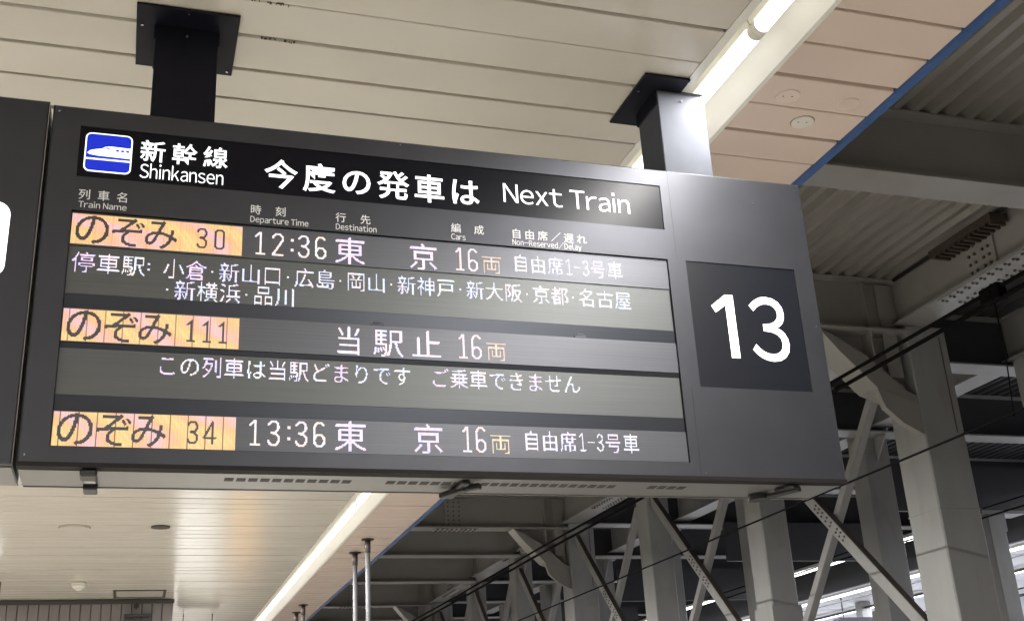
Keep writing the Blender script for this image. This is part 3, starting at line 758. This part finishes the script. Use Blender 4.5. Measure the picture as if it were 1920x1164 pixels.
# columns: two rows, every three metres
YC = [-4.0, -1.1, 1.9, 4.91, 7.95, 10.95, 13.95, 16.9, 19.9, 22.9, 25.9, 28.9, 31.9, 34.9, 37.9]
def column(x, yc, w, d, label, big, m, top, group):
    c_ = thing('steel_column', label, 'column', (x+w/2, yc, -3.7), group)
    part('shaft', MB().box(x, x+w, yc-d/2, yc+d/2, -3.7, top), m, c_, bevel=.012)
    if big:
        part('weld_band', MB().box(x-.002, x+w+.002, yc-d/2-.003, yc+d/2+.002, .955, .965).box(x-.002, x+w+.002, yc-d/2-.003, yc+d/2+.002, -.2, -.19), 'steel', c_)
        part('access_strip', MB().box(x+w-.085, x+w-.075, yc-d/2-.004, yc-d/2+.0, 1.65, top-.1), 'bolt', c_)
    else:
        part('cap_plate', MB().box(x-.05, x+w+.05, yc-d/2-.05, yc+d/2+.05, top-.0005, top+.02), m, c_)
        part('sleeve', MB().box(x-.02, x+w+.02, yc-d/2-.02, yc+d/2+.02, -3.7, .55), m, c_)
        part('gusset', MB().prism([(yc-d/2-.30, top-.002), (yc-d/2-.0, top-.002), (yc-d/2-.0, top-.35)], 0, x+w/2-.01, x+w/2+.01), m, c_)
    return c_
n1 = YC.index(4.91)
for i, yc in enumerate(YC):
    big = i % 3 == 0
    if i < n1: lb = f'grey box column by the track by the track, {ORD[n1-i-1]} before the nearest column'
    elif i == n1: lb = 'large pale grey box column right of the board, the nearest and widest one'
    else: lb = f'{"large box" if big else "narrower"} steel column of the front row, {ORD[i-n1-1]} beyond the nearest column'
    if big: column(XG, yc, .43, .44, lb, True, 'steel2', ZG, 'front row of steel columns')
    else: column(XG+.04, yc, .33, .36, lb, False, 'steel2', ZG-.024, 'front row of steel columns')
    if i >= 1:
        lb = f'steel column of the rear row, {ORD[i-1]} from the near end, behind the front row'
        column(8.76, yc+.30, .36, .32, lb, False, 'steel2', ZG-.024, 'rear row of steel columns')

# crossed braces between the front columns
XB = 7.17
for i, (ya, yb) in enumerate([(5.05, 7.90), (8.10, 10.85), (11.15, 13.7), (14.2, 16.7), (17.1, 19.7), (20.1, 22.7), (23.1, 25.7), (26.1, 28.7)]):
    lb = f'crossed steel braces between front columns, {ORD[i]} pair beyond the large near column'
    t_ = thing('cross_brace', lb, 'brace', (XB, (ya+yb)/2, 0), 'crossed braces between the columns')
    mid = .5*(ya+yb)
    # rises away from the viewer: channel with a dark open side
    s0, s1 = (mid-1.30, -.12), (mid+1.42, 2.50)
    b1 = part('channel_bar', MB().bar((XB-.06, s0[0], s0[1]), (XB-.06, s1[0], s1[1]), .12, .012, (1, 0, 0)), 'steel2', t_)
    d = Vector((0, s1[0]-s0[0], s1[1]-s0[1])).normalized(); up = Vector((0, d.z, -d.y))
    part('channel_lip', MB().bar(Vector((XB-.025, s0[0], s0[1]))-up*.058, Vector((XB-.025, s1[0], s1[1]))-up*.058, .012, .07, (1, 0, 0)), 'bolt', t_)
    part('channel_lip', MB().bar(Vector((XB-.025, s0[0], s0[1]))+up*.058, Vector((XB-.025, s1[0], s1[1]))+up*.058, .012, .07, (1, 0, 0)), 'steel2', t_)
    a0, a1 = (mid-.95, 2.42), (mid+1.25, .0)
    part('angle_bar', MB().bar((XB+.03, a0[0], a0[1]), (XB+.03, a1[0], a1[1]), .085, .012, (1, 0, 0)).bar((XB+.07, a0[0]-.03, a0[1]-.03), (XB+.07, a1[0]-.03, a1[1]-.03), .012, .07, (1, 0, 0)), 'steel2', t_)
    bb = MB()
    for q in (-.26, -.19, -.12, .0, .09, .18, .25, .32):
        p = Vector((XB-.066, mid+.05, 1.19))+d*q
        for e in (-.022, .022): bb.tube(p+up*e, p+up*e+Vector((-.012, 0, 0)), .011, 6)
    part('bolts', bb, 'bolt', t_, stuff=True)

# louvred lamp at the top of the girder
lp = thing('louvre_lamp', 'brown louvred box lamp fixed to the girder face above the near column', 'lamp', (6.9, 3.55, 2.95))
part('housing', MB().box(6.80, 6.975, 3.15, 3.95, 2.985, 3.05), 'lamp_brown', lp)
for k in range(12): part('louvre', MB().box(6.81, 6.965, 3.17+k*.064, 3.195+k*.064, 2.955, 2.984), 'lamp_brown', lp)
solo('cable_duct', MB().tube((6.90, 1.2, 3.06), (6.90, 4.6, 3.06), .018, 8), 'rubber', 'thin dark duct along the roof deck beside the louvred lamp', 'duct', loc=(6.9, 1.2, 3.06))

# overhead wires
def wire(name, pts, r, label):
    m_ = MB()
    for p, q in zip(pts, pts[1:]): m_.tube(p, q, r, 6)
    return solo(name, m_, 'wire', label, 'wire', loc=pts[0])
def span(x, z, sag, y0=-6, y1=45, per=9.0):
    P = []; yy = y0
    while yy <= y1:
        f_ = ((yy-2.0) % per)/per; P.append((x, yy, z-sag*4*f_*(1-f_))); yy += .75
    return P
wire('feeder_wire', span(5.55, 1.775, .012), .014, 'upper of the two thick dark overhead wires crossing before the girder')
wire('feeder_wire', span(5.55, 1.700, .012), .016, 'lower of the two thick dark overhead wires crossing before the girder')
wire('contact_wire', span(5.55, .962, .004), .008, 'thin dark contact wire slanting across the big columns')
ins = thing('wire_clamp', 'dark clamp gripping the two thick wires near the right picture edge', 'clamp', (5.55, 1.95, 1.74))
part('clamp_body', MB().box(5.51, 5.59, 1.86, 2.04, 1.69, 1.80), 'wire', ins, bevel=.01)
part('bolt', MB().tube((5.50, 1.95, 1.745), (5.60, 1.95, 1.745), .03, 10), 'wire', ins)
dr = wire('dropper_wire', [(5.55, 1.95, 1.70), (5.56, 1.97, 1.3), (5.57, 2.02, .95)], .005, 'thin dropper wire hanging from the clamp at the right edge')

# ------------------------------------------------------------------ opposite platform canopy and what lies behind
def far_strip(x, y0, L, label, group, z, w=.11, watts=10.0):
    r = thing('far_strip_light', label, 'ceiling light', (x, y0, z), group)
    part('housing', MB().box(x-w*.7, x+w*.7, y0, y0+L-.02, z+.03, z+.08), 'white', r)
    part('tube', MB().box(x-w/2, x+w/2, y0+.03, y0+L-.05, z, z+.03), 'tube_far', r)
    lamp(r, x, y0+L/2, z-.004, L-.1, w, watts, (.93, .95, 1.0))
    return r
FX, FZ = 12.75, 2.24
f0 = far_strip(FX, 4.0, 3.0, 'lit strip in the dark bay beyond the tracks, first from near end', 'strip lights in the dark bay', FZ, .14)
for k in range(1, 13): dup(f0, (0, 3.0*k, 0), f'lit strip in the dark bay beyond the tracks, {ORD[k]} from near end')
can = thing('opposite_canopy', 'white lit canopy ceiling over the opposite platform behind the columns', 'canopy', (17, 0, 2.0))
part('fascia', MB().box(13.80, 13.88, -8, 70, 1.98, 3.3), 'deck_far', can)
me = MB().box(13.90, 20.5, 0, 1.46, 2.20, 2.23).mesh('ceiling_board'); me.materials.append(MT['far_white'])
for k in range(36): link('ceiling_board', me, can, (-17, -4+k*1.5, 0.0-2.0+random.uniform(-.004, .004)))
part('back_wall', MB().box(20.5, 20.6, -8, 70, -2.5, 2.3), 'far_white', can)
for j, x in enumerate((14.9, 17.0)):
    f1 = far_strip(x, 1.0, 3.0, f'lit strip under opposite canopy, {["outer","inner"][j]} row, first from the near end', 'strip lights under the opposite canopy', 2.08, .09, 95.0)
    for k in range(1, 13): dup(f1, (0, 3.0*k, 0), f'lit strip under opposite canopy, {["outer","inner"][j]} row, {ORD[k]} from the near end')
for i, yy in enumerate((2.0, 8.0, 14.0, 20.0, 26.0, 32.0)):
    solo('canopy_pillar', MB().box(16.5, 16.75, yy, yy+.25, -2.5, 2.19), 'steel2', f'pale pillar of the opposite platform, {ORD[i]} from the near end', 'pillar', 'pillars of the opposite platform', loc=(16.6, yy, -2.5))
# dark hanging walkway panels in the dark bay
for i, (yy, h2) in enumerate(((9.2, .62), (13.0, .62), (17.5, .62), (23.0, .62))):
    solo('smoke_screen', MB().box(9.4, 12.2, yy, yy+.06, 2.55-h2, 2.55), 'deck_far', f'dark hanging panel in the bay behind the columns, {ORD[i]} from the near end', 'panel', 'dark hanging panels in the bay', loc=(10.8, yy, 2.5))
solo('tan_fascia', MB().box(6.2, 9.9, 3.2, 3.5, -.45, -.345), 'tan', 'tan timber coloured edge in the bottom right corner', 'fascia', loc=(8, 3.3, -.4))

# pinkish post with a bracket in the dark bay, seen just right of the large near column
pp = thing('bay_post', 'slim steel post with a small bracket just right of the large near column', 'post', (10.5, 8.2, -3.7))
part('shaft', MB().box(10.38, 10.62, 8.08, 8.32, -3.7, 1.66), 'steel2', pp, bevel=.01)
part('bracket', MB().box(10.30, 10.95, 8.06, 8.34, 1.66, 1.70).box(10.62, 10.66, 8.1, 8.3, 1.45, 1.66), 'steel2', pp)
# pipes, hangers and a box sign along the opposite canopy
for i, (x, z, r) in enumerate(((14.45, 2.15, .03), (15.1, 2.02, .02), (16.6, 2.05, .025), (18.6, 1.9, .03))):
    solo('pipe', MB().tube((x, -2, z), (x, 55, z), r, 8), 'pole', f'thin grey pipe running along the opposite canopy, {ORD[i]} from the tracks', 'pipe', loc=(x, -2, z))
for i, (yy, w_) in enumerate(((6.5, 1.6), (12.5, 2.4), (19.0, 1.6), (27.0, 2.0))):
    b_ = thing('hanging_board', f'dark box board hanging under the opposite canopy, {ORD[i]} from the near end', 'sign', (16, yy, 1.4), 'hanging boards of the opposite canopy')
    part('case', MB().box(15.2, 15.2+w_, yy, yy+.25, 1.30, 1.72), 'board', b_)
    part('drop_rod', MB().tube((15.4, yy+.12, 1.72), (15.4, yy+.12, 2.19), .015, 6).tube((15.0+w_, yy+.12, 1.72), (15.0+w_, yy+.12, 2.19), .015, 6), 'pole', b_)
# slack wires in the dark bay
for i, (x, z, sg) in enumerate(((9.9, 1.55, .05), (11.3, 2.0, .03), (13.4, 1.2, .05))):
    wire('bay_wire', span(x, z, sg), .010, f'thin wire sagging through the dark bay, {ORD[i]} behind the columns')
# screws of the board front and dust marks
sc_ = MB()
for x, z in ((2.655, 1.14), (2.86, .62), (2.86, 1.22), (2.86, .03), (1.2, 1.235), (.02, 1.225), (.02, .03), (2.30, .02)): sc_.tube((x, -.0012, z), (x, .002, z), .0035, 8)
part('screw', sc_, 'chrome', board)
part('face_seam', MB().box(2.2825, 2.2840, -.0006, .002, .0, .348).box(2.2825, 2.2840, -.0006, .002, .86, H), 'ledge', board)
